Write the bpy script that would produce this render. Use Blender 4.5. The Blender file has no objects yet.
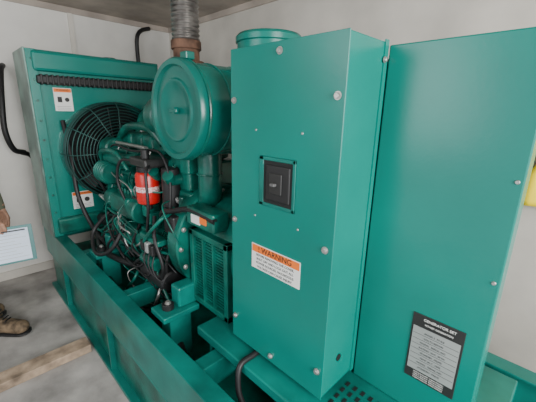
import bpy, bmesh, math, random
from mathutils import Vector, Matrix
random.seed(4)
H=1.6
C=bpy.context.scene.collection

# ---------------- materials ----------------
def mat(name,col,rough=0.5,metal=0.0,var=0.12,scale=6.0,bump=0.0,bscale=40,spec=0.5,col2=None,emit=None):
    m=bpy.data.materials.new(name); m.use_nodes=True
    nt=m.node_tree; b=nt.nodes['Principled BSDF']
    b.inputs['Roughness'].default_value=rough; b.inputs['Metallic'].default_value=metal
    b.inputs['Specular IOR Level'].default_value=spec
    tc=nt.nodes.new('ShaderNodeTexCoord')
    n=nt.nodes.new('ShaderNodeTexNoise'); n.inputs['Scale'].default_value=scale; n.inputs['Detail'].default_value=6
    nt.links.new(tc.outputs['Object'],n.inputs['Vector'])
    r=nt.nodes.new('ShaderNodeValToRGB')
    c2=col2 if col2 else tuple(c*(1-var*2.2) for c in col)
    r.color_ramp.elements[0].position=0.3; r.color_ramp.elements[1].position=0.7
    r.color_ramp.elements[0].color=(*c2,1)
    r.color_ramp.elements[1].color=(*[min(1,c*(1+var)) for c in col],1)
    nt.links.new(n.outputs['Fac'],r.inputs['Fac']); nt.links.new(r.outputs['Color'],b.inputs['Base Color'])
    if bump>0:
        n2=nt.nodes.new('ShaderNodeTexNoise'); n2.inputs['Scale'].default_value=bscale; n2.inputs['Detail'].default_value=4
        nt.links.new(tc.outputs['Object'],n2.inputs['Vector'])
        bp=nt.nodes.new('ShaderNodeBump'); bp.inputs['Strength'].default_value=bump; bp.inputs['Distance'].default_value=0.01
        nt.links.new(n2.outputs['Fac'],bp.inputs['Height']); nt.links.new(bp.outputs['Normal'],b.inputs['Normal'])
    return m
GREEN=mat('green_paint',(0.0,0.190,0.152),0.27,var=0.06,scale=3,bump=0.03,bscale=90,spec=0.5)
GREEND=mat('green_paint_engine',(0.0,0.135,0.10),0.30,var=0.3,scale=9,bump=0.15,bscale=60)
GREENR=mat('green_paint_skid',(0.0,0.175,0.142),0.34,var=0.2,scale=5,bump=0.05)
GREENL=mat('green_paint_cap',(0.0,0.125,0.10),0.28,var=0.08,scale=5)
BLACK=mat('black_rubber',(0.012,0.012,0.013),0.5)
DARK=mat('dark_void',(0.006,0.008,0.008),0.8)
STEEL=mat('steel',(0.5,0.49,0.47),0.35,0.8,bump=0.05)
WIRE=mat('guard_wire',(0.02,0.08,0.07),0.3,0.3)
BELL=mat('bellows_metal',(0.42,0.40,0.385),0.35,0.85,var=0.25,scale=12)
RUST=mat('rusty_iron',(0.16,0.085,0.055),0.8,0.2,var=0.35,scale=15)
RED=mat('red_filter',(0.60,0.012,0.01),0.3,var=0.05)
WHITE=mat('label_white',(0.8,0.8,0.77),0.5,var=0.03)
ORANGE=mat('label_orange',(0.85,0.18,0.02),0.5,var=0.03)
INK=mat('ink',(0.02,0.02,0.02),0.6,var=0)
GREYT=mat('grey_ink',(0.10,0.10,0.10),0.6,var=0)
GREY=mat('grey_plate',(0.36,0.38,0.37),0.4,0.2,var=0.05)
PLATE=mat('black_plate',(0.03,0.03,0.03),0.4,0.2,var=0.08)
WALL=mat('painted_wall',(0.62,0.585,0.53),0.75,var=0.10,scale=2.5,bump=0.12,bscale=14)
WALLE=mat('end_wall_paint',(0.74,0.72,0.68),0.8,var=0.08,scale=2,bump=0.10,bscale=10)
CEIL=mat('ceiling_board',(0.44,0.38,0.33),0.85,var=0.18,scale=3,bump=0.1)
FLOOR=mat('concrete_floor',(0.40,0.38,0.36),0.9,var=0.27,scale=3.5,bump=0.25,bscale=30)
WOOD=mat('rough_wood',(0.42,0.31,0.22),0.8,var=0.28,scale=12,bump=0.2)
YEL=mat('yellow_fabric',(0.95,0.72,0.01),0.7,var=0.08)
SKIN=mat('skin',(0.42,0.23,0.15),0.55,var=0.06,scale=20)
SHIRT=mat('olive_shirt',(0.14,0.15,0.10),0.85,var=0.15)
PANTS=mat('dark_trousers',(0.06,0.06,0.05),0.85,var=0.2)
BOOT=mat('brown_boot',(0.18,0.125,0.075),0.8,var=0.40,scale=22,bump=0.3)
HAIR=mat('dark_hair',(0.015,0.011,0.009),0.7,var=0.2,scale=60,bump=0.4,bscale=120)
PAPER=mat('paper',(0.68,0.78,0.92),0.6,var=0.02)
BOARD=mat('clipboard_board',(0.02,0.16,0.155),0.4,var=0.05)

# ---------------- helpers ----------------
def empty(name,loc=(0,0,0)):
    e=bpy.data.objects.new(name,None); C.objects.link(e); e.location=(loc[0],loc[1],loc[2]); e.empty_display_size=0.1
    bpy.context.view_layer.update(); return e
def par(o,p):
    if p is not None:
        o.parent=p
        o.matrix_parent_inverse=Matrix.Translation(p.location).inverted()
def finish(bm,name,m,parent,smooth=False,bevel=0,angle=True):
    me=bpy.data.meshes.new(name); bm.to_mesh(me); bm.free()
    o=bpy.data.objects.new(name,me); C.objects.link(o)
    if m: me.materials.append(m)
    if smooth:
        me.polygons.foreach_set('use_smooth',[True]*len(me.polygons))
        md=o.modifiers.new('es','EDGE_SPLIT'); md.split_angle=math.radians(40)
    if bevel:
        md=o.modifiers.new('bv','BEVEL'); md.width=bevel; md.segments=2; md.limit_method='ANGLE'
    par(o,parent); return o
def box(name,x0,x1,y0,y1,z0,z1,m,parent=None,bevel=0.0):
    bm=bmesh.new(); bmesh.ops.create_cube(bm,size=1)
    for v in bm.verts:
        v.co=Vector(((x0+x1)/2+v.co.x*abs(x1-x0),(y0+y1)/2+v.co.y*abs(y1-y0),H+(z0+z1)/2+v.co.z*abs(z1-z0)))
    return finish(bm,name,m,parent,bevel=bevel)
def lathe(name,prof,org,axis,m,parent=None,seg=40):
    org=Vector(org)+Vector((0,0,H)); q=Vector((0,0,1)).rotation_difference(Vector(axis).normalized()).to_matrix()
    bm=bmesh.new(); rings=[]
    for r,h in prof:
        ring=[]
        for i in range(seg):
            a=2*math.pi*i/seg
            ring.append(bm.verts.new(org+q@Vector((max(r,0.0005)*math.cos(a),max(r,0.0005)*math.sin(a),h))))
        rings.append(ring)
    for a,b in zip(rings,rings[1:]):
        for i in range(seg):
            bm.faces.new((a[i],a[(i+1)%seg],b[(i+1)%seg],b[i]))
    bm.faces.new(list(reversed(rings[0]))); bm.faces.new(rings[-1])
    return finish(bm,name,m,parent,smooth=True)
def cyl(name,p0,p1,r,m,parent=None,seg=28,r2=None,ch=0.15):
    p0=Vector(p0);p1=Vector(p1);L=(p1-p0).length;r2=r if r2 is None else r2
    c=min(r,L/2)*ch
    return lathe(name,[(r-c,0),(r,c),(r2,L-c),(r2-c,L)],p0,p1-p0,m,parent,seg)
def tube(name,pts,r,m,parent=None,res=5,smooth=True):
    cu=bpy.data.curves.new(name,'CURVE'); cu.dimensions='3D'; cu.bevel_depth=r; cu.bevel_resolution=res; cu.use_fill_caps=True
    P=[Vector(p)+Vector((0,0,H)) for p in pts]
    if smooth and len(P)>2:
        Q=[]
        ext=[P[0]*2-P[1]]+P+[P[-1]*2-P[-2]]
        for i in range(1,len(ext)-2):
            a,b,c,d=ext[i-1:i+3]
            for k in range(8):
                t=k/8
                Q.append(0.5*((2*b)+(c-a)*t+(2*a-5*b+4*c-d)*t*t+(3*b-a-3*c+d)*t**3))
        Q.append(P[-1]); P=Q
    s=cu.splines.new('POLY'); s.points.add(len(P)-1)
    for i,p in enumerate(P): s.points[i].co=(*p,1)
    tmp=bpy.data.objects.new('tmp',cu); C.objects.link(tmp)
    dg=bpy.context.evaluated_depsgraph_get(); me=bpy.data.meshes.new_from_object(tmp.evaluated_get(dg))
    bpy.data.objects.remove(tmp); me.name=name
    o=bpy.data.objects.new(name,me); C.objects.link(o); me.materials.clear(); me.materials.append(m)
    me.polygons.foreach_set('use_smooth',[True]*len(me.polygons))
    par(o,parent); return o
def torus(name,c,axis,R,r,m,parent=None,seg=48):
    c=Vector(c); q=Vector((0,0,1)).rotation_difference(Vector(axis).normalized()).to_matrix()
    bm=bmesh.new(); N=8; rings=[]
    for i in range(seg):
        a=2*math.pi*i/seg
        rings.append([bm.verts.new(c+Vector((0,0,H))+q@Vector(((R+r*math.cos(t))*math.cos(a),(R+r*math.cos(t))*math.sin(a),r*math.sin(t)))) for t in [2*math.pi*k/N for k in range(N)]])
    for i in range(seg):
        A=rings[i];B=rings[(i+1)%seg]
        for k in range(N): bm.faces.new((A[k],B[k],B[(k+1)%N],A[(k+1)%N]))
    return finish(bm,name,m,parent,smooth=True)
def hexbolt(name,p,axis,r,m,parent):
    p=Vector(p);ax=Vector(axis).normalized()
    lathe(name+'_washer',[(r*1.35,0),(r*1.35,r*0.25)],p,ax,m,parent,20)
    return lathe(name,[(r,0),(r,r*0.7),(r*0.8,r*0.85)],p+ax*r*0.25,ax,m,parent,6)
def text(name,s,loc,size,m,parent,rot):
    cu=bpy.data.curves.new(name,'FONT'); cu.body=s; cu.size=size; cu.extrude=0.0003; cu.align_x='CENTER'; cu.align_y='CENTER'
    tmp=bpy.data.objects.new('t',cu); C.objects.link(tmp)
    dg=bpy.context.evaluated_depsgraph_get(); me=bpy.data.meshes.new_from_object(tmp.evaluated_get(dg)); bpy.data.objects.remove(tmp)
    M=Matrix.Translation(Vector(loc)+Vector((0,0,H)))@rot.to_4x4(); me.transform(M)
    me.materials.clear(); me.materials.append(m)
    o=bpy.data.objects.new(name,me); C.objects.link(o); par(o,parent); return o
RY=Matrix.Rotation(math.radians(90),3,'X')
RX=Matrix.Rotation(math.radians(90),3,'Z')@RY

# ---------------- room ----------------
XW=-3.7; YW=2.05; ZC=0.89; XE=2.6; YF=-1.5
box('floor',XW-0.1,XE,YF-0.1,YW+0.1,-1.7,-1.6,FLOOR)
box('ceiling',XW-0.1,XE,YF-0.1,YW+0.1,ZC,ZC+0.08,CEIL)
box('wall_left',XW-0.1,XW,YF-0.1,YW+0.1,-1.6,ZC,WALLE)
box('wall_back',XW,XE,YW,YW+0.1,-1.6,ZC,WALL)
box('wall_front',XW,-1.6,YF-0.1,YF,-1.6,ZC,WALLE)
box('trim_1',XW,XW+0.014,1.02,1.06,-1.6,ZC,WALL)
box('trim_2',XW,XW+0.015,YF,YW,ZC-0.05,ZC,CEIL)
box('trim_3',XW+0.015,XE,YW-0.015,YW,ZC-0.05,ZC,CEIL)
box('trim_4',XW,XW+0.012,-0.02,0.01,-1.6,ZC,WALLE)
box('baseboard_left',XW,XW+0.02,YF,YW,-1.6,-1.52,WALL)
box('baseboard_back',XW+0.02,XE,YW-0.02,YW,-1.6,-1.52,WALL)

# ---------------- skid ----------------
sk=empty('generator_skid_base',(-1.4,1.0,0))
XA,XB=-3.3,0.45
def channel(n,ya,yb,out):
    y0,y1=(ya,yb)
    box(n+'_top_flange',XA,XB,y0,y1,-1.014,-1.002,GREENR,sk,0.003)
    box(n+'_bottom_flange',XA,XB,y0,y1,-1.25,-1.238,GREENR,sk,0.003)
    yo=y0 if out else y1-0.01
    box(n+'_web',XA,XB,yo+0.001,yo+0.011,-1.238,-1.012,GREENR,sk)
channel('rail_near',0.5,0.58,True); channel('rail_far',1.47,1.55,False)
for i,x in enumerate((-3.25,-2.5,-1.75,-1.0,0.38)):
    box(f'cross_member_{i}',x,x+0.07,0.512,1.538,-1.12,-1.015,GREENR,sk,0.004)
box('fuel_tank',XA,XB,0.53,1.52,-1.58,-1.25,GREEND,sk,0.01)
box('tank_foot_near',XA,XB,0.49,0.56,-1.6,-1.575,GREENR,sk,0.003)
box('tank_foot_far',XA,XB,1.49,1.56,-1.6,-1.575,GREENR,sk,0.003)
for i in range(4):
    x=XA+0.5+i*0.95
    box(f'gusset_{i}',x,x+0.012,0.50,0.535,-1.575,-1.25,GREENR,sk)
for i,x in enumerate((-2.3,-1.35)):
    box(f'engine_mount_leg_{i}',x-0.05,x+0.05,0.64,0.76,-1.25,-1.004,GREENR,sk,0.006)
for x in (-1.05,-0.6,-0.1): box(f'mount_web_{x}',x,x+0.02,0.70,1.35,-1.25,-1.004,GREENR,sk)
tube('drain_hose',[(-2.9,0.75,-1.2),(-2.4,0.68,-1.17),(-1.9,0.66,-1.2),(-1.5,0.72,-1.15),(-1.2,0.66,-1.2)],0.022,BLACK,sk)

# ---------------- radiator ----------------
ra=empty('radiator',(-3.07,0.97,0.6))
XR=-2.88
box('core_housing',-3.26,XR,0.5,1.47,-1.0,0.385,GREEN,ra,0.008)
box('front_left_flange',XR,XR+0.012,0.5,0.56,-1.0,0.385,GREEN,ra,0.003)
box('side_plate',-3.262,-2.87,0.488,0.5,-1.0,0.39,mat('weathered_side',(0.15,0.25,0.215),0.35,0.3,var=0.25,scale=7),ra,0.003)
box('top_tank',-3.2,XR+0.035,0.53,1.45,0.24,0.375,GREEN,ra,0.02)
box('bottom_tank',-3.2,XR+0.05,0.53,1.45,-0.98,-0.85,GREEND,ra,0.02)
box('rubber_baffle',XR,XR+0.05,0.54,1.44,0.155,0.215,BLACK,ra,0.012)
for i in range(26):
    y=0.56+i*0.034
    box(f'baffle_rib_{i}',XR,XR+0.058,y,y+0.014,0.15,0.22,BLACK,ra,0.004)
FC=Vector((0,1.0,-0.34))
lathe('fan_opening_shade',[(0.37,0),(0.37,0.004)],(XR+0.001,FC.y,FC.z),(1,0,0),DARK,ra,64)  # flat black disc on the closed housing, painted as the hole's dark shade
def opentube(name,R,th,x0,x1,m,p):
    bm=bmesh.new(); S=64; rs=[]
    for (r,x) in ((R,x0),(R+th,x0),(R+th,x1),(R,x1)):
        rs.append([bm.verts.new((x,FC.y+r*math.cos(2*math.pi*i/S),H+FC.z+r*math.sin(2*math.pi*i/S))) for i in range(S)])
    for k in range(4):
        A=rs[k];B=rs[(k+1)%4]
        for i in range(S): bm.faces.new((A[i],A[(i+1)%S],B[(i+1)%S],B[i]))
    bmesh.ops.recalc_face_normals(bm,faces=bm.faces)
    return finish(bm,name,m,p,smooth=True)
opentube('fan_shroud',0.372,0.012,XR,XR+0.10,GREEN,ra)
gx=XR+0.24
for i,R in enumerate([0.10+0.0225*k for k in range(13)]):
    x=gx if R<0.33 else gx-(R-0.33)*1.5
    torus(f'guard_ring_{i}',(x,FC.y,FC.z),(1,0,0),R,0.0042,WIRE,ra,64)
for k in range(5): torus(f'guard_side_ring_{k}',(XR+0.06+0.03*k,FC.y,FC.z),(1,0,0),0.382,0.0042,WIRE,ra,64)
for k in range(12):
    a=2*math.pi*k/12
    d=Vector((0,math.cos(a),math.sin(a)))
    tube(f'guard_spoke_{k}',[Vector((gx,FC.y,FC.z))+d*0.10,Vector((gx,FC.y,FC.z))+d*0.33,Vector((gx-0.05,FC.y,FC.z))+d*0.382,Vector((XR+0.02,FC.y,FC.z))+d*0.382],0.0045,WIRE,ra,3,False)
cyl('fan_hub',(XR+0.04,FC.y,FC.z),(XR+0.2,FC.y,FC.z),0.075,BLACK,ra)
for k in range(8):
    a=2*math.pi*k/8; bm=bmesh.new(); vs=[]
    for j,(r,w) in enumerate(((0.06,0.05),(0.2,0.08),(0.34,0.10))):
        for s in (-1,1):
            vs.append(bm.verts.new((XR+0.11+s*0.04, FC.y+r*math.cos(a+s*w/r/2),H+FC.z+r*math.sin(a+s*w/r/2))))
    bm.faces.new((vs[0],vs[1],vs[3],vs[2])); bm.faces.new((vs[2],vs[3],vs[5],vs[4]))
    o=finish(bm,f'fan_blade_{k}',PLATE,ra); s=o.modifiers.new('s','SOLIDIFY'); s.thickness=0.006
for i in range(10): hexbolt(f'rad_bolt_{i}',(XR+0.012,0.53,0.32-i*0.14),(1,0,0),0.007,GREEND,ra)
cyl('filler_cap',(-3.0,1.1,0.385),(-3.0,1.1,0.40),0.05,GREEND,ra)

# ---------------- engine ----------------
en=empty('diesel_engine',(-1.95,1.02,0.7))
for i,x in enumerate((-2.3,-1.35)):
    box(f'engine_mount_{i}',x-0.07,x+0.07,0.60,0.80,-1.002,-0.97,GREENR,en,0.006)
    box(f'engine_mount_arm_{i}',x-0.04,x+0.04,0.70,0.90,-0.97,-0.86,GREENR,en,0.01)
    cyl(f'mount_rubber_{i}',(x,0.66,-0.97),(x,0.66,-0.94),0.03,BLACK,en)
    hexbolt(f'mount_bolt_{i}',(x,0.66,-0.94),(0,0,1),0.012,STEEL,en)
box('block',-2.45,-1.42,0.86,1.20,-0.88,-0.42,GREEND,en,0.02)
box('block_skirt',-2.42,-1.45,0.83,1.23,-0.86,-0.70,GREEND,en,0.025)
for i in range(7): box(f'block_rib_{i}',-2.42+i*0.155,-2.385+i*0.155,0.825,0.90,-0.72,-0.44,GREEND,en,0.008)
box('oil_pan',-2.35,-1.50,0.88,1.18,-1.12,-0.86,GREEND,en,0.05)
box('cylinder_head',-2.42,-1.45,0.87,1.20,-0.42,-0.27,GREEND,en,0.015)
for i in range(6):
    x=-2.40+i*0.158
    box(f'rocker_cover_{i}',x,x+0.145,0.91,1.16,-0.27,-0.16,GREEND,en,0.03)
    hexbolt(f'rocker_bolt_{i}',(x+0.072,1.03,-0.16),(0,0,1),0.012,STEEL,en)
    tube(f'exhaust_port_{i}',[(x+0.07,0.88,-0.36),(x+0.07,0.82,-0.36),(x+0.09,0.79,-0.33)],0.03,GREEND,en)
    tube(f'injector_line_{i}',[(-1.98+i*0.02,0.79,-0.55),(-2.0+i*0.03,0.77,-0.47),(x+0.04,0.80,-0.42),(x+0.04,0.88,-0.25)],0.005,STEEL if i%3==0 else GREEND,en)
    hexbolt(f'head_bolt_{i}',(x+0.02,0.87,-0.30),(0,-1,0),0.011,GREEND,en)
tube('intake_manifold',[(-2.40,0.80,-0.32),(-2.1,0.80,-0.32),(-1.92,0.82,-0.30)],0.04,GREEND,en)
cyl('front_cover_gearcase',(-2.52,1.03,-0.62),(-2.44,1.03,-0.62),0.22,GREEND,en)
cyl('crank_pulley',(-2.60,1.03,-0.75),(-2.53,1.03,-0.75),0.12,BLACK,en)
cyl('fan_drive_pulley',(-2.63,FC.y,FC.z),(-2.45,FC.y,FC.z),0.07,GREEND,en)
torus('fan_pulley_rim',(-2.57,FC.y,FC.z),(1,0,0),0.085,0.015,BLACK,en)
cyl('charge_alternator',(-2.50,0.80,-0.44),(-2.33,0.80,-0.44),0.078,GREEND,en)
for k in range(4): torus(f'charge_alternator_fin_{k}',(-2.47+k*0.035,0.80,-0.44),(1,0,0),0.078,0.006,GREEND,en,32)
cyl('charge_alternator_pulley',(-2.56,0.80,-0.44),(-2.51,0.80,-0.44),0.045,BLACK,en)
cyl('water_pump',(-2.50,0.86,-0.28),(-2.36,0.86,-0.28),0.08,GREEND,en)
tube('belt',[(-2.55,0.74,-0.44),(-2.55,0.92,-0.27),(-2.55,1.06,-0.30),(-2.55,1.13,-0.72),(-2.55,0.93,-0.80),(-2.55,0.74,-0.46)],0.011,BLACK,en)
tube('upper_coolant_hose',[(-2.80,1.30,0.0),(-2.62,1.22,-0.02),(-2.50,1.12,-0.08),(-2.42,1.05,-0.22)],0.035,GREEND,en)
tube('top_water_pipe',[(-2.4,0.90,-0.20),(-2.2,0.88,-0.12),(-1.9,0.88,-0.11),(-1.8,0.92,-0.2)],0.024,GREEND,en)
tube('injector_rail',[(-2.38,0.86,-0.23),(-1.9,0.86,-0.23)],0.012,STEEL,en)
tube('heater_pipe',[(-2.45,0.78,-0.36),(-2.3,0.73,-0.28),(-2.05,0.73,-0.26),(-1.95,0.76,-0.36)],0.013,GREEND,en)
box('injection_pump',-2.22,-1.92,0.72,0.85,-0.66,-0.53,GREEND,en,0.02)
cyl('pump_governor',(-1.93,0.785,-0.60),(-1.83,0.785,-0.60),0.075,GREEND,en)
cyl('pump_drive',(-2.33,0.785,-0.60),(-2.22,0.785,-0.60),0.065,GREEND,en)
for i in range(6): cyl(f'pump_outlet_{i}',(-2.19+i*0.05,0.785,-0.53),(-2.19+i*0.05,0.785,-0.50),0.010,GREEND,en,12)
cyl('oil_cooler',(-2.25,0.79,-0.78),(-1.75,0.79,-0.78),0.065,GREEND,en)
cyl('oil_cooler_end',(-1.76,0.79,-0.78),(-1.72,0.79,-0.78),0.08,GREEND,en)
cyl('starter_motor',(-1.78,0.77,-0.93),(-1.50,0.77,-0.93),0.065,BLACK,en)
cyl('starter_solenoid',(-1.72,0.72,-0.83),(-1.56,0.72,-0.83),0.035,GREEND,en)
cyl('flywheel_housing',(-1.46,1.02,-0.68),(-1.36,1.02,-0.68),0.29,GREEND,en,48)
for k in range(16):
    a=2*math.pi*k/16; hexbolt(f'fly_bolt_{k}',(-1.36,1.02+0.265*math.cos(a),-0.68+0.265*math.sin(a)),(1,0,0),0.01,STEEL,en)
box('filter_head',-1.85,-1.65,0.73,0.87,-0.31,-0.26,PLATE,en,0.012)
cyl('priming_pump',(-1.70,0.76,-0.26),(-1.70,0.76,-0.21),0.022,BLACK,en)
cyl('turbo_housing',(-1.83,0.93,-0.04),(-1.73,0.93,-0.04),0.11,GREEND,en)
cyl('turbo_compressor',(-1.72,0.93,-0.04),(-1.60,0.93,-0.04),0.09,GREEND,en)
tube('turbo_intake_pipe',[(-1.62,0.93,-0.04),(-1.5,0.93,-0.08),(-1.42,0.93,-0.2)],0.055,GREEND,en)
box('aftercooler',-1.62,-1.46,0.86,0.96,-0.30,-0.14,GREEND,en,0.02)
tube('exhaust_elbow',[(-1.80,0.98,0.0),(-1.84,1.10,0.05),(-1.875,1.15,0.15),(-1.875,1.15,0.28)],0.06,RUST,en)
tube('air_duct',[(-1.30,0.90,-0.18),(-1.30,0.90,-0.36),(-1.34,0.92,-0.46),(-1.46,0.95,-0.52)],0.058,GREEND,en)
torus('duct_clamp',(-1.30,0.90,-0.30),(0,0,1),0.060,0.005,GREEND,en)
for i in range(44):
    x=-2.35+random.random()*0.9; y=0.70+random.random()*0.07; z=-0.46-random.random()*0.37
    if -1.95<x<-1.6: z-=0.15
    tube(f'small_line_{i}',[(x,y+0.08,z),(x+random.uniform(-.1,.1),y-0.01,z-random.uniform(0,.12)),(x+random.uniform(-.25,.22),y,z-random.uniform(.1,.25)),(x+random.uniform(-.3,.25),y+0.08,z-random.uniform(.15,.3))],random.choice((0.004,0.006,0.009)),random.choice((BLACK,GREEND,BLACK,STEEL,GREEND)),en)
for i in range(44):
    x=-2.4+random.random()*0.95; z=-0.84+random.random()*0.4
    hexbolt(f'block_bolt_{i}',(x,0.83,z),(0,-1,0),0.009,random.choice((GREEND,STEEL)),en)
for i in range(14):
    x=-2.35+random.random()*0.85; z=-0.80+random.random()*0.25; w=random.uniform(.03,.07)
    box(f'accessory_{i}',x,x+w,0.76,0.85,z,z+random.uniform(.03,.08),random.choice((GREEND,GREEND,PLATE)),en,0.008)
tube('black_hose_front',[(-2.84,0.66,-0.10),(-2.74,0.66,-0.35),(-2.70,0.66,-0.65),(-2.58,0.70,-0.88),(-2.3,0.72,-0.97)],0.016,BLACK,en)
tube('black_hose_low',[(-2.62,0.74,-0.93),(-2.35,0.68,-0.98),(-2.0,0.70,-0.96),(-1.8,0.75,-0.93)],0.02,BLACK,en)
tube('black_hose_loop',[(-2.30,0.74,-0.70),(-2.36,0.64,-0.84),(-2.22,0.60,-0.94),(-2.05,0.64,-0.88),(-2.02,0.74,-0.72)],0.013,BLACK,en)
tube('lower_radiator_hose',[(-2.84,0.85,-0.90),(-2.65,0.85,-0.88),(-2.5,0.86,-0.75),(-2.45,0.9,-0.62)],0.045,BLACK,en)
tube('harness',[(-1.60,0.78,-0.56),(-1.53,0.76,-0.52),(-1.45,0.76,-0.50),(-1.30,0.78,-0.46),(-1.10,0.78,-0.47)],0.014,BLACK,en)
tube('harness_2',[(-1.60,0.74,-0.56),(-1.53,0.70,-0.66),(-1.48,0.71,-0.80),(-1.52,0.72,-0.90)],0.010,BLACK,en)
tube('head_wire',[(-2.3,0.80,-0.25),(-2.1,0.76,-0.22),(-1.9,0.78,-0.24),(-1.62,0.80,-0.22),(-1.52,0.80,-0.35),(-1.50,0.78,-0.52)],0.007,BLACK,en)
tube('filter_fuel_line',[(-1.84,0.76,-0.29),(-1.95,0.72,-0.30),(-2.0,0.71,-0.42),(-1.96,0.73,-0.55)],0.008,BLACK,en)
tube('filter_fuel_line_2',[(-1.66,0.76,-0.29),(-1.62,0.72,-0.33),(-1.60,0.71,-0.50),(-1.66,0.72,-0.66)],0.008,BLACK,en)
box('sensor_bracket',-1.72,-1.50,0.70,0.76,-0.70,-0.67,GREEND,en,0.006)
for k in range(3): box(f'sensor_plug_{k}',-1.68+k*0.055,-1.645+k*0.055,0.68,0.73,-0.76,-0.70,GREY if k==1 else BLACK,en,0.006)
for k in range(3): tube(f'sensor_lead_{k}',[(-1.66+k*.055,0.70,-0.76),(-1.64+k*.05,0.68,-0.82),(-1.58+k*.03,0.69,-0.88),(-1.50,0.73,-0.92)],0.004,BLACK,en)
box('relay_box',-1.50,-1.40,0.74,0.82,-0.62,-0.52,BLACK,en,0.01)
box('tag_red',-1.20,-1.15,0.765,0.77,-0.50,-0.47,ORANGE,en); box('tag_white',-1.27,-1.20,0.765,0.77,-0.51,-0.47,WHITE,en)
box('terminal_block',-1.32,-1.10,0.77,0.86,-0.53,-0.44,GREEND,en,0.01)

of=empty('oil_filter',(-1.75,0.8,1.1))
FX,FY=-1.75,0.785
lathe('filter_can',[(0.05,0),(0.061,0.008),(0.065,0.03),(0.065,0.165),(0.058,0.18),(0.052,0.185)],(FX,FY,-0.525),(0,0,1),RED,of)
cyl('filter_neck',(FX,FY,-0.34),(FX,FY,-0.31),0.055,BLACK,of)
PRT=mat('filter_print',(0.75,0.70,0.68),0.4,var=0.5,scale=90,col2=(0.6,0.02,0.01))
lathe('filter_label',[(0.0655,0),(0.0655,0.03)],(FX,FY,-0.45),(0,0,1),PRT,of)
cyl('filter_drain',(FX,FY,-0.56),(FX,FY,-0.525),0.02,BLACK,of)
cyl('black_filter_can',(-1.58,0.84,-0.52),(-1.58,0.84,-0.30),0.05,BLACK,of)

# ---------------- air cleaner ----------------
ac=empty('air_filter_canister',(-1.3,0.93,1.6))
A0=(-1.296,0.72,-0.005)
R=0.213
lathe('canister_body',[(R-0.01,0.028),(R-0.012,0.05),(R-0.012,0.36),(R-0.03,0.385),(0.10,0.39)],A0,(0,1,0),GREEN,ac,64)
lathe('canister_cap',[(0.05,0.016),(0.11,0.010),(0.118,0.004),(0.128,0.004),(0.134,0.012),(0.178,0.014),(0.186,0.0),(0.206,0.0),(R,0.010),(R,0.034),(R-0.012,0.04)],A0,(0,1,0),GREENL,ac,64)
torus('cap_clamp',(A0[0],A0[1]+0.045,A0[2]),(0,1,0),R-0.006,0.008,GREEND,ac)
lathe('wing_nut',[(0.016,0),(0.016,0.02)],(A0[0],A0[1]-0.004,A0[2]),(0,1,0),GREENL,ac,6)
box('wing_nut_ears',A0[0]-0.03,A0[0]+0.03,A0[1]-0.006,A0[1]+0.006,A0[2]-0.008,A0[2]+0.008,GREENL,ac,0.003)
torus('mount_band_1',(A0[0],A0[1]+0.16,A0[2]),(0,1,0),R-0.011,0.004,GREEN,ac)
torus('mount_band_2',(A0[0],A0[1]+0.30,A0[2]),(0,1,0),R-0.011,0.004,GREEN,ac)
box('canister_bracket',-1.50,-1.42,0.85,1.05,-0.32,-0.10,GREEND,ac,0.01)
box('clamp_latch',A0[0]+0.02,A0[0]+0.07,A0[1]+0.03,A0[1]+0.07,A0[2]+R-0.01,A0[2]+R+0.02,GREENL,ac,0.004)

st=empty('coolant_surge_tank',(-1.34,1.3,1.6))
lathe('tank_body',[(0.15,0),(0.17,0.02),(0.17,0.56),(0.178,0.565),(0.178,0.59),(0.165,0.605),(0.05,0.63)],(-1.33,1.32,-0.22),(0,0,1),GREEN,st,64)
cyl('tank_leg',(-1.33,1.32,-0.45),(-1.33,1.32,-0.21),0.04,GREEND,st)

# ---------------- exhaust ----------------
ex=empty('exhaust_pipe',(-1.875,1.15,2.0))
pr=[]
n=14
for i in range(n):
    h=i*0.026; pr+= [(0.066,h),(0.079,h+0.005),(0.084,h+0.013),(0.079,h+0.021),(0.066,h+0.0259)]
lathe('flex_bellows',pr,(-1.875,1.15,0.395),(0,0,1),BELL,ex)
cyl('bellows_flange',(-1.875,1.15,0.26),(-1.875,1.15,0.285),0.105,RUST,ex)
cyl('rusty_neck',(-1.875,1.15,0.285),(-1.875,1.15,0.36),0.078,RUST,ex)
cyl('bellows_collar',(-1.875,1.15,0.35),(-1.875,1.15,0.40),0.090,RUST,ex)
cyl('upper_pipe',(-1.875,1.15,0.755),(-1.875,1.15,0.88),0.078,BELL,ex)
for k in range(6):
    a=k*math.pi/3; hexbolt(f'flange_bolt_{k}',(-1.875+0.09*math.cos(a),1.15+0.09*math.sin(a),0.26),(0,0,-1),0.01,STEEL,ex)

# ---------------- alternator ----------------
mf=empty('alternator_mount_frame',(-0.6,1.05,0.62))
box('mount_plate',-1.12,-0.02,0.68,1.38,-1.0,-0.957,GREENR,mf,0.006)
for i in range(12):
    for j in range(4):
        x=-0.465+i*0.03
        box(f'screen_slot_{i}_{j}',x,x+0.012,0.78+j*0.036,0.80+j*0.036,-0.9575,-0.955,BLACK,mf)
tube('control_cable',[(-0.80,0.80,-0.95),(-0.80,0.74,-0.95),(-0.80,0.67,-0.96),(-0.78,0.645,-1.04),(-0.76,0.65,-1.10)],0.012,BLACK,mf)
al=empty('alternator',(-1.15,1.05,0.9))
cyl('stator_drum',(-1.34,1.08,-0.66),(-0.95,1.08,-0.66),0.27,GREEND,al,48)
GX0,GX1,GZ0,GZ1=-1.335,-1.03,-0.955,-0.565
gy=0.80
box('vent_frame_top',GX0,GX1,gy-0.01,0.92,GZ1-0.03,GZ1,GREEND,al,0.004)
box('vent_frame_bottom',GX0,GX1,gy-0.01,0.92,GZ0,GZ0+0.03,GREEND,al,0.004)
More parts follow.
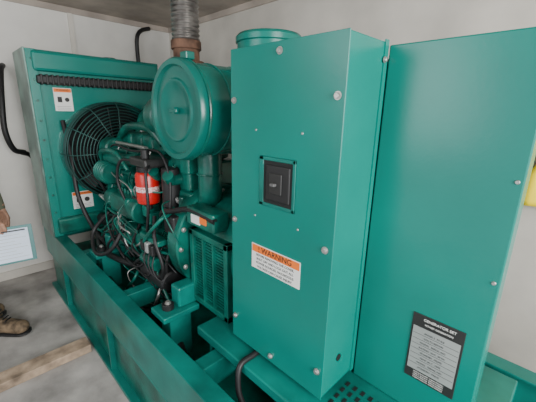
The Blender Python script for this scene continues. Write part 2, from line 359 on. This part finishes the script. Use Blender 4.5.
box('vent_frame_left',GX0,GX0+0.03,gy-0.01,0.92,GZ0,GZ1,GREEND,al,0.004)
box('vent_frame_right',GX1-0.03,GX1,gy-0.01,0.92,GZ0,GZ1,GREEND,al,0.004)
box('vent_back',GX0+0.01,GX1-0.01,gy+0.03,gy+0.05,GZ0+0.01,GZ1-0.01,PLATE,al)
for i in range(1,3):
    x=GX0+0.03+i*(GX1-GX0-0.06)/3; box(f'vent_mullion_{i}',x-0.006,x+0.006,gy-0.008,gy+0.04,GZ0+0.02,GZ1-0.02,GREEND,al)
for i in range(1,22):
    z=GZ0+0.03+i*(GZ1-GZ0-0.06)/22; box(f'vent_slat_{i}',GX0+0.02,GX1-0.02,gy+0.003,gy+0.022,z-0.003,z+0.003,GREEND,al)

# ---------------- control box ----------------
cb=empty('control_box',(-0.71,0.85,1.2))
BX0,BX1,BY0,BY1,BZ0,BZ1=-0.94,-0.477,0.75,0.953,-0.932,0.199
box('enclosure',BX0,BX1,BY0+0.004,BY1,BZ0,BZ1,GREEN,cb,0.004)
WX0,WX1,WZ0,WZ1=-0.787,-0.627,-0.312,-0.143
bm=bmesh.new()
xs=[BX0-0.002,WX0,WX1,BX1+0.002]; zs=[BZ0-0.002,WZ0,WZ1,BZ1+0.002]
V=[[bm.verts.new((x,BY0,z+H)) for z in zs] for x in xs]
for i in range(3):
    for j in range(3):
        if i==1 and j==1: continue
        bm.faces.new((V[i][j],V[i+1][j],V[i+1][j+1],V[i][j+1]))
o=finish(bm,'front_cover',GREEN,cb); s=o.modifiers.new('s','SOLIDIFY'); s.thickness=0.003; s.offset=-1
b=o.modifiers.new('b','BEVEL'); b.width=0.0012; b.limit_method='ANGLE'
for (n_,x0,x1,z0,z1) in (('t',WX0,WX1,WZ1-0.012,WZ1),('b',WX0,WX1,WZ0,WZ0+0.012),('l',WX0,WX0+0.02,WZ0,WZ1),('r',WX1-0.012,WX1,WZ0,WZ1)):
    box('window_frame_'+n_,x0,x1,BY0-0.004,BY0+0.002,z0,z1,GREENR,cb,0.002)
box('breaker_face',WX0+0.02,WX1-0.012,BY0-0.002,BY0+0.004,WZ0+0.012,WZ1-0.012,DARK,cb)
box('breaker_body',WX0+0.035,WX1-0.02,BY0-0.008,BY0+0.001,WZ0+0.025,WZ1-0.025,BLACK,cb,0.004)
box('breaker_handle_guard',WX0+0.055,WX1-0.05,BY0-0.013,BY0-0.007,WZ0+0.05,WZ1-0.05,PLATE,cb,0.004)
box('breaker_toggle',WX0+0.070,WX1-0.070,BY0-0.026,BY0-0.01,WZ0+0.078,WZ0+0.088,GREYT,cb,0.003)
for i,(x,z) in enumerate(((-.709,.174),(-.497,.044),(-.501,-.394),(-.922,.035),(-.922,-.403),(-.498,-.83),(-.922,-.83),(-.713,-.905))):
    hexbolt(f'cover_bolt_{i}',(x,BY0-0.001,z),(0,-1,0),0.0085,STEEL,cb)
for i,(x,z) in enumerate(((-.81,-.06),(-.61,-.06),(-.61,-.36),(-.81,-.36))): lathe(f'rivet_{i}',[(0.004,0),(0.003,0.002)],(x,BY0,z),(0,-1,0),STEEL,cb,10)
lathe('cable_grommet',[(0.013,0),(0.013,0.003),(0.009,0.004)],(BX1,0.842,-0.816),(1,0,0),BLACK,cb,20)
box('rear_flange',BX1,BX1+0.004,BY1-0.02,BY1,BZ0,BZ1+0.005,GREEN,cb)
hexbolt('side_bolt',(BX1+0.004,0.935,0.15),(1,0,0),0.007,STEEL,cb)

sp=empty('generator_side_panel',(-0.29,1.0,1.2))
box('panel_sheet',-0.472,-0.097,0.955,1.03,-0.955,0.191,GREEN,sp,0.004)
box('terminal_housing',-0.93,-0.16,1.04,1.40,-0.955,0.17,GREEND,sp,0.01)
for i,(x,z) in enumerate(((-.112,-.15),(-.112,-.42))): lathe(f'panel_screw_{i}',[(0.006,0),(0.004,0.003)],(x,0.955,z),(0,-1,0),STEEL,sp,12)

# ---------------- labels ----------------
def warn_y(name,x0,x1,z0,z1,y):
    e=empty(name,((x0+x1)/2,y,(z0+z1)/2+H))
    box('sheet',x0,x1,y-0.0015,y,z0,z1,WHITE,e)
    box('header',x0+0.003,x1-0.003,y-0.002,y-0.001,z1-(z1-z0)*0.32,z1-0.003,ORANGE,e)
    text('header_text','! WARNING',((x0+x1)/2,y-0.0025,z1-(z1-z0)*0.175),0.030,INK,e,RY)
    lines=['BEFORE REMOVING THE COVER,','SHUT OFF AND LOCK OUT ALL','POWER SOURCES. HAZARDOUS','VOLTAGE CAN CAUSE INJURY.']
    h=(z1-z0)*0.64
    for i,l in enumerate(lines): text(f'line_{i}',l,((x0+x1)/2,y-0.002,z1-(z1-z0)*0.32-h*(i+0.6)/4),0.0125,INK,e,RY)
warn_y('warning_label',-.823,-.590,-.565,-.468,BY0-0.0005)
def warn_x(name,y0,y1,z0,z1,x,hz):
    e=ra
    n=name+'_'
    box(n+'sheet',x,x+0.0015,y0,y1,z0,z1,WHITE,e)
    box(n+'header',x+0.001,x+0.0025,y0+0.003,y1-0.003,z1-(z1-z0)*hz,z1-0.004,ORANGE,e)
    text(n+'header_text','WARNING',(x+0.003,(y0+y1)/2,z1-(z1-z0)*hz*0.55),(y1-y0)*0.14,INK,e,RX)
    w=(y1-y0)
    box(n+'picto_1',x+0.001,x+0.0025,y0+w*.18,y0+w*.42,z0+(z1-z0)*.38,z0+(z1-z0)*.62,INK,e,0.0)
    lathe(n+'picto_2',[(w*.13,0),(w*.13,.0012)],(x+0.001,y0+w*.70,z0+(z1-z0)*.5),(1,0,0),INK,e,16)
    for i in range(3): box(n+f'line_{i}',x+0.001,x+0.002,y0+w*.1,y1-w*.12,z0+0.008+i*0.012,z0+0.010+i*0.012,GREYT,e)
warn_x('warning_label_upper',0.635,0.755,-0.03,0.135,XR+0.0005,0.18)
warn_x('warning_label_lower',0.66,0.81,-0.80,-0.66,XR+0.0015,0.2)
e=empty('generator_nameplate',(-.22,.95,.9))
box('plate',-.292,-.146,.9515,.9548,-.825,-.592,PLATE,e,0.001)
box('plate_body',-.286,-.152,.9505,.952,-.79,-.635,GREY,e)
text('plate_title','GENERATOR SET',(-.214,.951,-.606),.012,WHITE,e,RY); text('plate_sub','POWER GENERATION',(-.214,.951,-.622),.008,WHITE,e,RY)
for i in range(8):
    z=-.648-i*.018
    if i: box(f'row_{i}',-.284,-.154,.9499,.9506,z+.0065,z+.0078,GREYT,e)
    text(f'row_text_{i}',random.choice(('MODEL  SERIAL NO','RATING  kVA  50 Hz','VOLTS 400/230','STANDBY  PRIME','PHASE 3  PF 0.8','TEMP 40 C  1500')),(-.222,.9498,z-.003),.0085,GREYT,e,RY)
for i in range(4): text(f'foot_{i}','MADE IN ENGLAND  WIRING DIAGRAM',(-.22,.951,-.797-i*.007),.005,WHITE,e,RY)

# ---------------- misc ----------------
box('wooden_plank',-2.24,-2.125,-1.2,0.47,-1.6,-1.545,WOOD,None,0.004)
hz=empty('wall_cable',(-3.6,0.4,1.6))
tube('cable',[(-3.69,0.47,0.33),(-3.60,0.44,0.28),(-3.50,0.40,0.05),(-3.48,0.38,-0.20),(-3.52,0.42,-0.36),(-3.60,0.50,-0.40)],0.022,BLACK,hz)
tube('cable_2',[(-3.60,0.48,-0.40),(-3.66,0.56,-0.45),(-3.67,0.60,-0.6)],0.02,BLACK,hz)
wc=empty('wall_conduit',(-3.6,1.5,2.2))
tube('conduit',[(-3.67,1.80,0.84),(-3.65,1.70,0.80),(-3.63,1.64,0.72),(-3.65,1.64,0.55),(-3.66,1.66,0.35)],0.02,BLACK,wc)
tube('conduit_pipe',[(-3.66,1.66,0.36),(-3.66,1.66,-0.2)],0.016,BELL,wc)
bm=bmesh.new(); cols=[]
for i in range(15):
    u=i/14; row=[]
    for j in range(17):
        v=j/16; w=0.11+0.125*min(1,v*1.6)
        x=0.035+(u-0.5)*2*w; row.append(bm.verts.new((x, YW-0.05-0.014*math.sin(u*14+v*2),H+0.02-v*0.44-0.05*abs(u-0.5)*(1-v))))
    cols.append(row)
for i in range(14):
    for j in range(16): bm.faces.new((cols[i][j],cols[i+1][j],cols[i+1][j+1],cols[i][j+1]))
vs=empty('safety_vest',(0.035,2.0,1.4))
o=finish(bm,'vest_fabric',YEL,vs,smooth=True); s=o.modifiers.new('s','SOLIDIFY'); s.thickness=0.006
tube('hook',[(0.035,YW-0.005,0.05),(0.035,YW-0.05,0.04),(0.035,YW-0.055,0.0),(0.035,YW-0.035,-0.01)],0.005,STEEL,vs)

# ---------------- person ----------------
F=Vector((.705,.709,0)); Rv=Vector((.709,-.705,0)); O=Vector((-2.79,.04,0))
LM=Matrix(((F.x,Rv.x,0),(F.y,Rv.y,0),(0,0,1)))
def blobs(name,chains,voxel,sm,parent,mats,pick=None):
    bm=bmesh.new()
    for ch in chains:
        sc=Vector(ch[0]); pts=ch[1]
        for (a,b) in zip(pts,pts[1:]) if len(pts)>1 else [(pts[0],pts[0])]:
            pa=Vector(a[:3]);pb=Vector(b[:3]); L=(pb-pa).length
            n=max(1,int(L/(min(a[3],b[3])*0.35)))
            for k in range(n+1):
                t=k/n; p=pa.lerp(pb,t); r=a[3]*(1-t)+b[3]*t
                bmesh.ops.create_icosphere(bm,subdivisions=2,radius=1,matrix=Matrix.Translation(p)@Matrix.Diagonal((r*sc.x,r*sc.y,r*sc.z,1)))
    me=bpy.data.meshes.new(name); bm.to_mesh(me); bm.free()
    tmp=bpy.data.objects.new('tmp',me); C.objects.link(tmp)
    r=tmp.modifiers.new('r','REMESH'); r.mode='VOXEL'; r.voxel_size=voxel
    s=tmp.modifiers.new('s','SMOOTH'); s.iterations=sm; s.factor=0.5
    dg=bpy.context.evaluated_depsgraph_get(); m2=bpy.data.meshes.new_from_object(tmp.evaluated_get(dg)); bpy.data.objects.remove(tmp)
    for m in mats: m2.materials.append(m)
    if pick:
        for p in m2.polygons: p.material_index=pick(p.center)
    M=Matrix.Translation(O)@LM.to_4x4(); m2.transform(M); m2.flip_normals() if LM.determinant()<0 else None
    m2.polygons.foreach_set('use_smooth',[True]*len(m2.polygons))
    m2.name=name; o=bpy.data.objects.new(name,m2); C.objects.link(o); par(o,parent); return o
pe=empty('person',(O.x-0.1,O.y,0.9))
one=(1,1,1)
body=[
 ((0.8,1.12,1),[(-.19,-.1,.93,.135),(-.17,-.1,1.08,.125),(-.13,-.1,1.25,.145),(-.11,-.1,1.34,.14)]),
 (one,[(-.11,-.1,1.38,.085),(-.095,-.1,1.47,.058),(-.07,-.1,1.55,.055)]),
 (one,[(-.11,-.02,1.40,.06),(-.10,.08,1.38,.065),(-.04,.14,1.11,.047),(.20,.11,.905,.031)]),
 (one,[(-.11,-.18,1.40,.06),(-.10,-.28,1.38,.065),(-.14,-.34,1.10,.047),(-.09,-.35,.85,.033)]),
 (one,[(-.18,-.02,.89,.105),(-.13,.0,.50,.066),(-.01,0,.20,.05)]),
 (one,[(-.20,-.18,.89,.105),(-.27,-.2,.50,.068),(-.36,-.2,.20,.055)]),
 ((1,.80,1.18),[(-.04,-.1,1.64,.098)]),((.85,.75,.8),[(-.015,-.1,1.575,.075)]),
 (one,[(.055,-.1,1.635,.010),(.072,-.1,1.61,.014)]),
 ((1,.4,1.3),[(-.05,-.018,1.63,.024)]),((1,.4,1.3),[(-.05,-.182,1.63,.024)]),
]
def pick(c):
    if c.z>1.475: return 0
    if c.x>.0 and .8<c.z<1.3: return 1
    if c.y<-.29 and c.z>.8: return 1
    return 1 if c.z>.93 else 2
blobs('body',body,0.011,4,pe,[SKIN,SHIRT,PANTS],pick)
blobs('hair',[((1.03,.84,1.1),[(-.056,-.1,1.668,.099)]),((.8,.8,1),[(-.095,-.1,1.61,.085)])],0.01,2,pe,[HAIR])
LIPS=mat('lips',(.3,.1,.08),.5)
for i,s in enumerate((-1,1)):
    blobs(f'eye_{i}',[(one,[(.044,-.1+s*.032,1.648,.010)])],0.003,1,pe,[WHITE])
    blobs(f'pupil_{i}',[(one,[(.052,-.1+s*.032,1.648,.005)])],0.002,1,pe,[INK])
    blobs(f'brow_{i}',[(one,[(.05,-.1+s*.018,1.668,.004),(.044,-.1+s*.045,1.667,.004)])],0.002,1,pe,[HAIR])
blobs('mouth',[((1,1,.5),[(.043,-.122,1.572,.007),(.048,-.1,1.572,.009),(.043,-.078,1.572,.007)])],0.003,1,pe,[LIPS])
for i,(ox,oy) in enumerate(((0,0),(-.34,-.2))):
    blobs(f'boot_{i}',[(one,[(ox-.03,oy,.28,.062),(ox-.01,oy,.12,.06),(ox-.02,oy,.06,.055)]),((1.1,1,.85),[(ox-.04,oy,.05,.052),(ox+.08,oy,.066,.060),(ox+.17,oy,.058,.058)])],0.008,2,pe,[BOOT])
    blobs(f'boot_sole_{i}',[((1,1,.28),[(ox-.045,oy,.017,.060),(ox+.07,oy,.017,.060),(ox+.18,oy,.017,.062)])],0.006,1,pe,[BLACK])
    for k in range(5): blobs(f'lace_{i}_{k}',[(one,[(ox+.095-k*.014,oy-.025,.116+k*.016,.005),(ox+.095-k*.014,oy+.025,.116+k*.016,.005)])],0.003,0,pe,[BLACK])
def loc(w): 
    d=Vector(w)-O; return (d.dot(F),d.dot(Rv),w[2])
wr=O+F*.20+Rv*.11; wr.z=.905
def L(v,r): a=loc(v); return (a[0],a[1],a[2],r)
hand=[(one,[L(wr,.030),L(wr+Vector((.045,.035,-.015)),.026)])]
wr=wr+Vector((.03,.025,-.01))
for k in range(4):
    y=.115+k*.020
    kn=Vector((-2.512,y,.887-k*.003)); 
    hand.append((one,[L(wr+Vector((.005,(k-1.5)*.012,-.005)),.016),L(kn,.0125)]))
    ln=(.9,1,.95,.8)[k]
    hand.append((one,[L(kn,.010),L(kn+Vector((.004,.006,-.028*ln)),.009),L(kn+Vector((.006,.008,-.058*ln)),.0082)]))
hand.append((one,[L(wr+Vector((.02,.0,0)),.015),L(Vector((-2.475,.115,.885)),.0115),L(Vector((-2.462,.13,.86)),.0105),L(Vector((-2.46,.138,.84)),.009)]))
blobs('hand_right',hand,0.0035,2,pe,[SKIN])
hand=[(one,[(-.09,-.35,.87,.029),(-.085,-.35,.83,.024)])]
for k in range(4):
    fx=-.115+k*.021
    hand.append((one,[(-.086+(k-1.5)*.01,-.35,.83,.016),(fx+.005,-.35,.765,.013)]))
    ln=(.85,1,.97,.78)[3-k]
    hand.append((one,[(fx+.005,-.35,.765,.0095),(fx+.009,-.343,.765-.038*ln,.009),(fx+.012,-.33,.765-.072*ln,.008)]))
hand.append((one,[(-.07,-.345,.825,.015),(-.038,-.335,.79,.012),(-.03,-.325,.755,.0095)]))
blobs('hand_left',hand,0.0035,2,pe,[SKIN])
cl=empty('clipboard',(-2.489,.16,.75))
nrm=Vector((.97,-.12,.18)).normalized(); u=Vector((0,0,1)).cross(nrm).normalized(); vv=nrm.cross(u)
cc=Vector((-2.492,.155,.745))
def slab(name,w0,w1,h0,h1,d0,d1,m):
    bm=bmesh.new(); bmesh.ops.create_cube(bm,size=1)
    for v in bm.verts:
        v.co=cc+u*((w0+w1)/2+v.co.x*(w1-w0))+vv*((h0+h1)/2+v.co.y*(h1-h0))+nrm*((d0+d1)/2+v.co.z*(d1-d0))
    return finish(bm,name,m,cl,bevel=0.0008)
slab('board',-.155,.158,-.120,.118,-.003,0,BOARD)
slab('paper',-.148,.135,-.108,.100,.0005,.002,PAPER)
slab('clip',-.155,-.13,-.05,.05,.001,.012,STEEL)
for i in range(8): slab(f'writing_{i}',-.10,.12-(i%3)*.03,-.085+i*.021,-.083+i*.021,.002,.0025,GREY)
slab('pen',.0,.12,.085,.093,.002,.010,BLACK)

# ---------------- camera ----------------
xv=Vector((.7046,-.2046,.6793)).normalized(); yv=Vector((.7079,.1743,-.6845)); yv=(yv-xv*yv.dot(xv)).normalized(); zv=xv.cross(yv)
M=Matrix((xv,yv,zv)).to_4x4(); M.translation=(0,0,H)
cam=bpy.data.cameras.new('camera'); co=bpy.data.objects.new('camera',cam); C.objects.link(co)
cam.sensor_width=36; cam.lens=322/536*36; cam.clip_start=0.02; co.matrix_world=M
bpy.context.scene.camera=co

# ---------------- light ----------------
w=bpy.data.worlds.new('sky'); bpy.context.scene.world=w; w.use_nodes=True
w.node_tree.nodes['Background'].inputs[0].default_value=(0.88,0.94,1,1); w.node_tree.nodes['Background'].inputs[1].default_value=1.15
def area(name,loc,target,sx,sy,p,col):
    l=bpy.data.lights.new(name,'AREA'); l.shape='RECTANGLE'; l.size=sx; l.size_y=sy; l.energy=p; l.color=col
    o=bpy.data.objects.new(name,l); C.objects.link(o); o.location=loc
    o.rotation_euler=(Vector(target)-Vector(loc)).to_track_quat('-Z','Y').to_euler()
area('doorway_daylight',(1.8,0.15,1.8),(-1.0,0.9,1.0),1.5,1.5,135,(1,.99,.97))
area('opening_daylight',(-1.7,-1.45,1.9),(-2.6,1.0,0.9),2.0,1.2,38,(.95,.98,1))
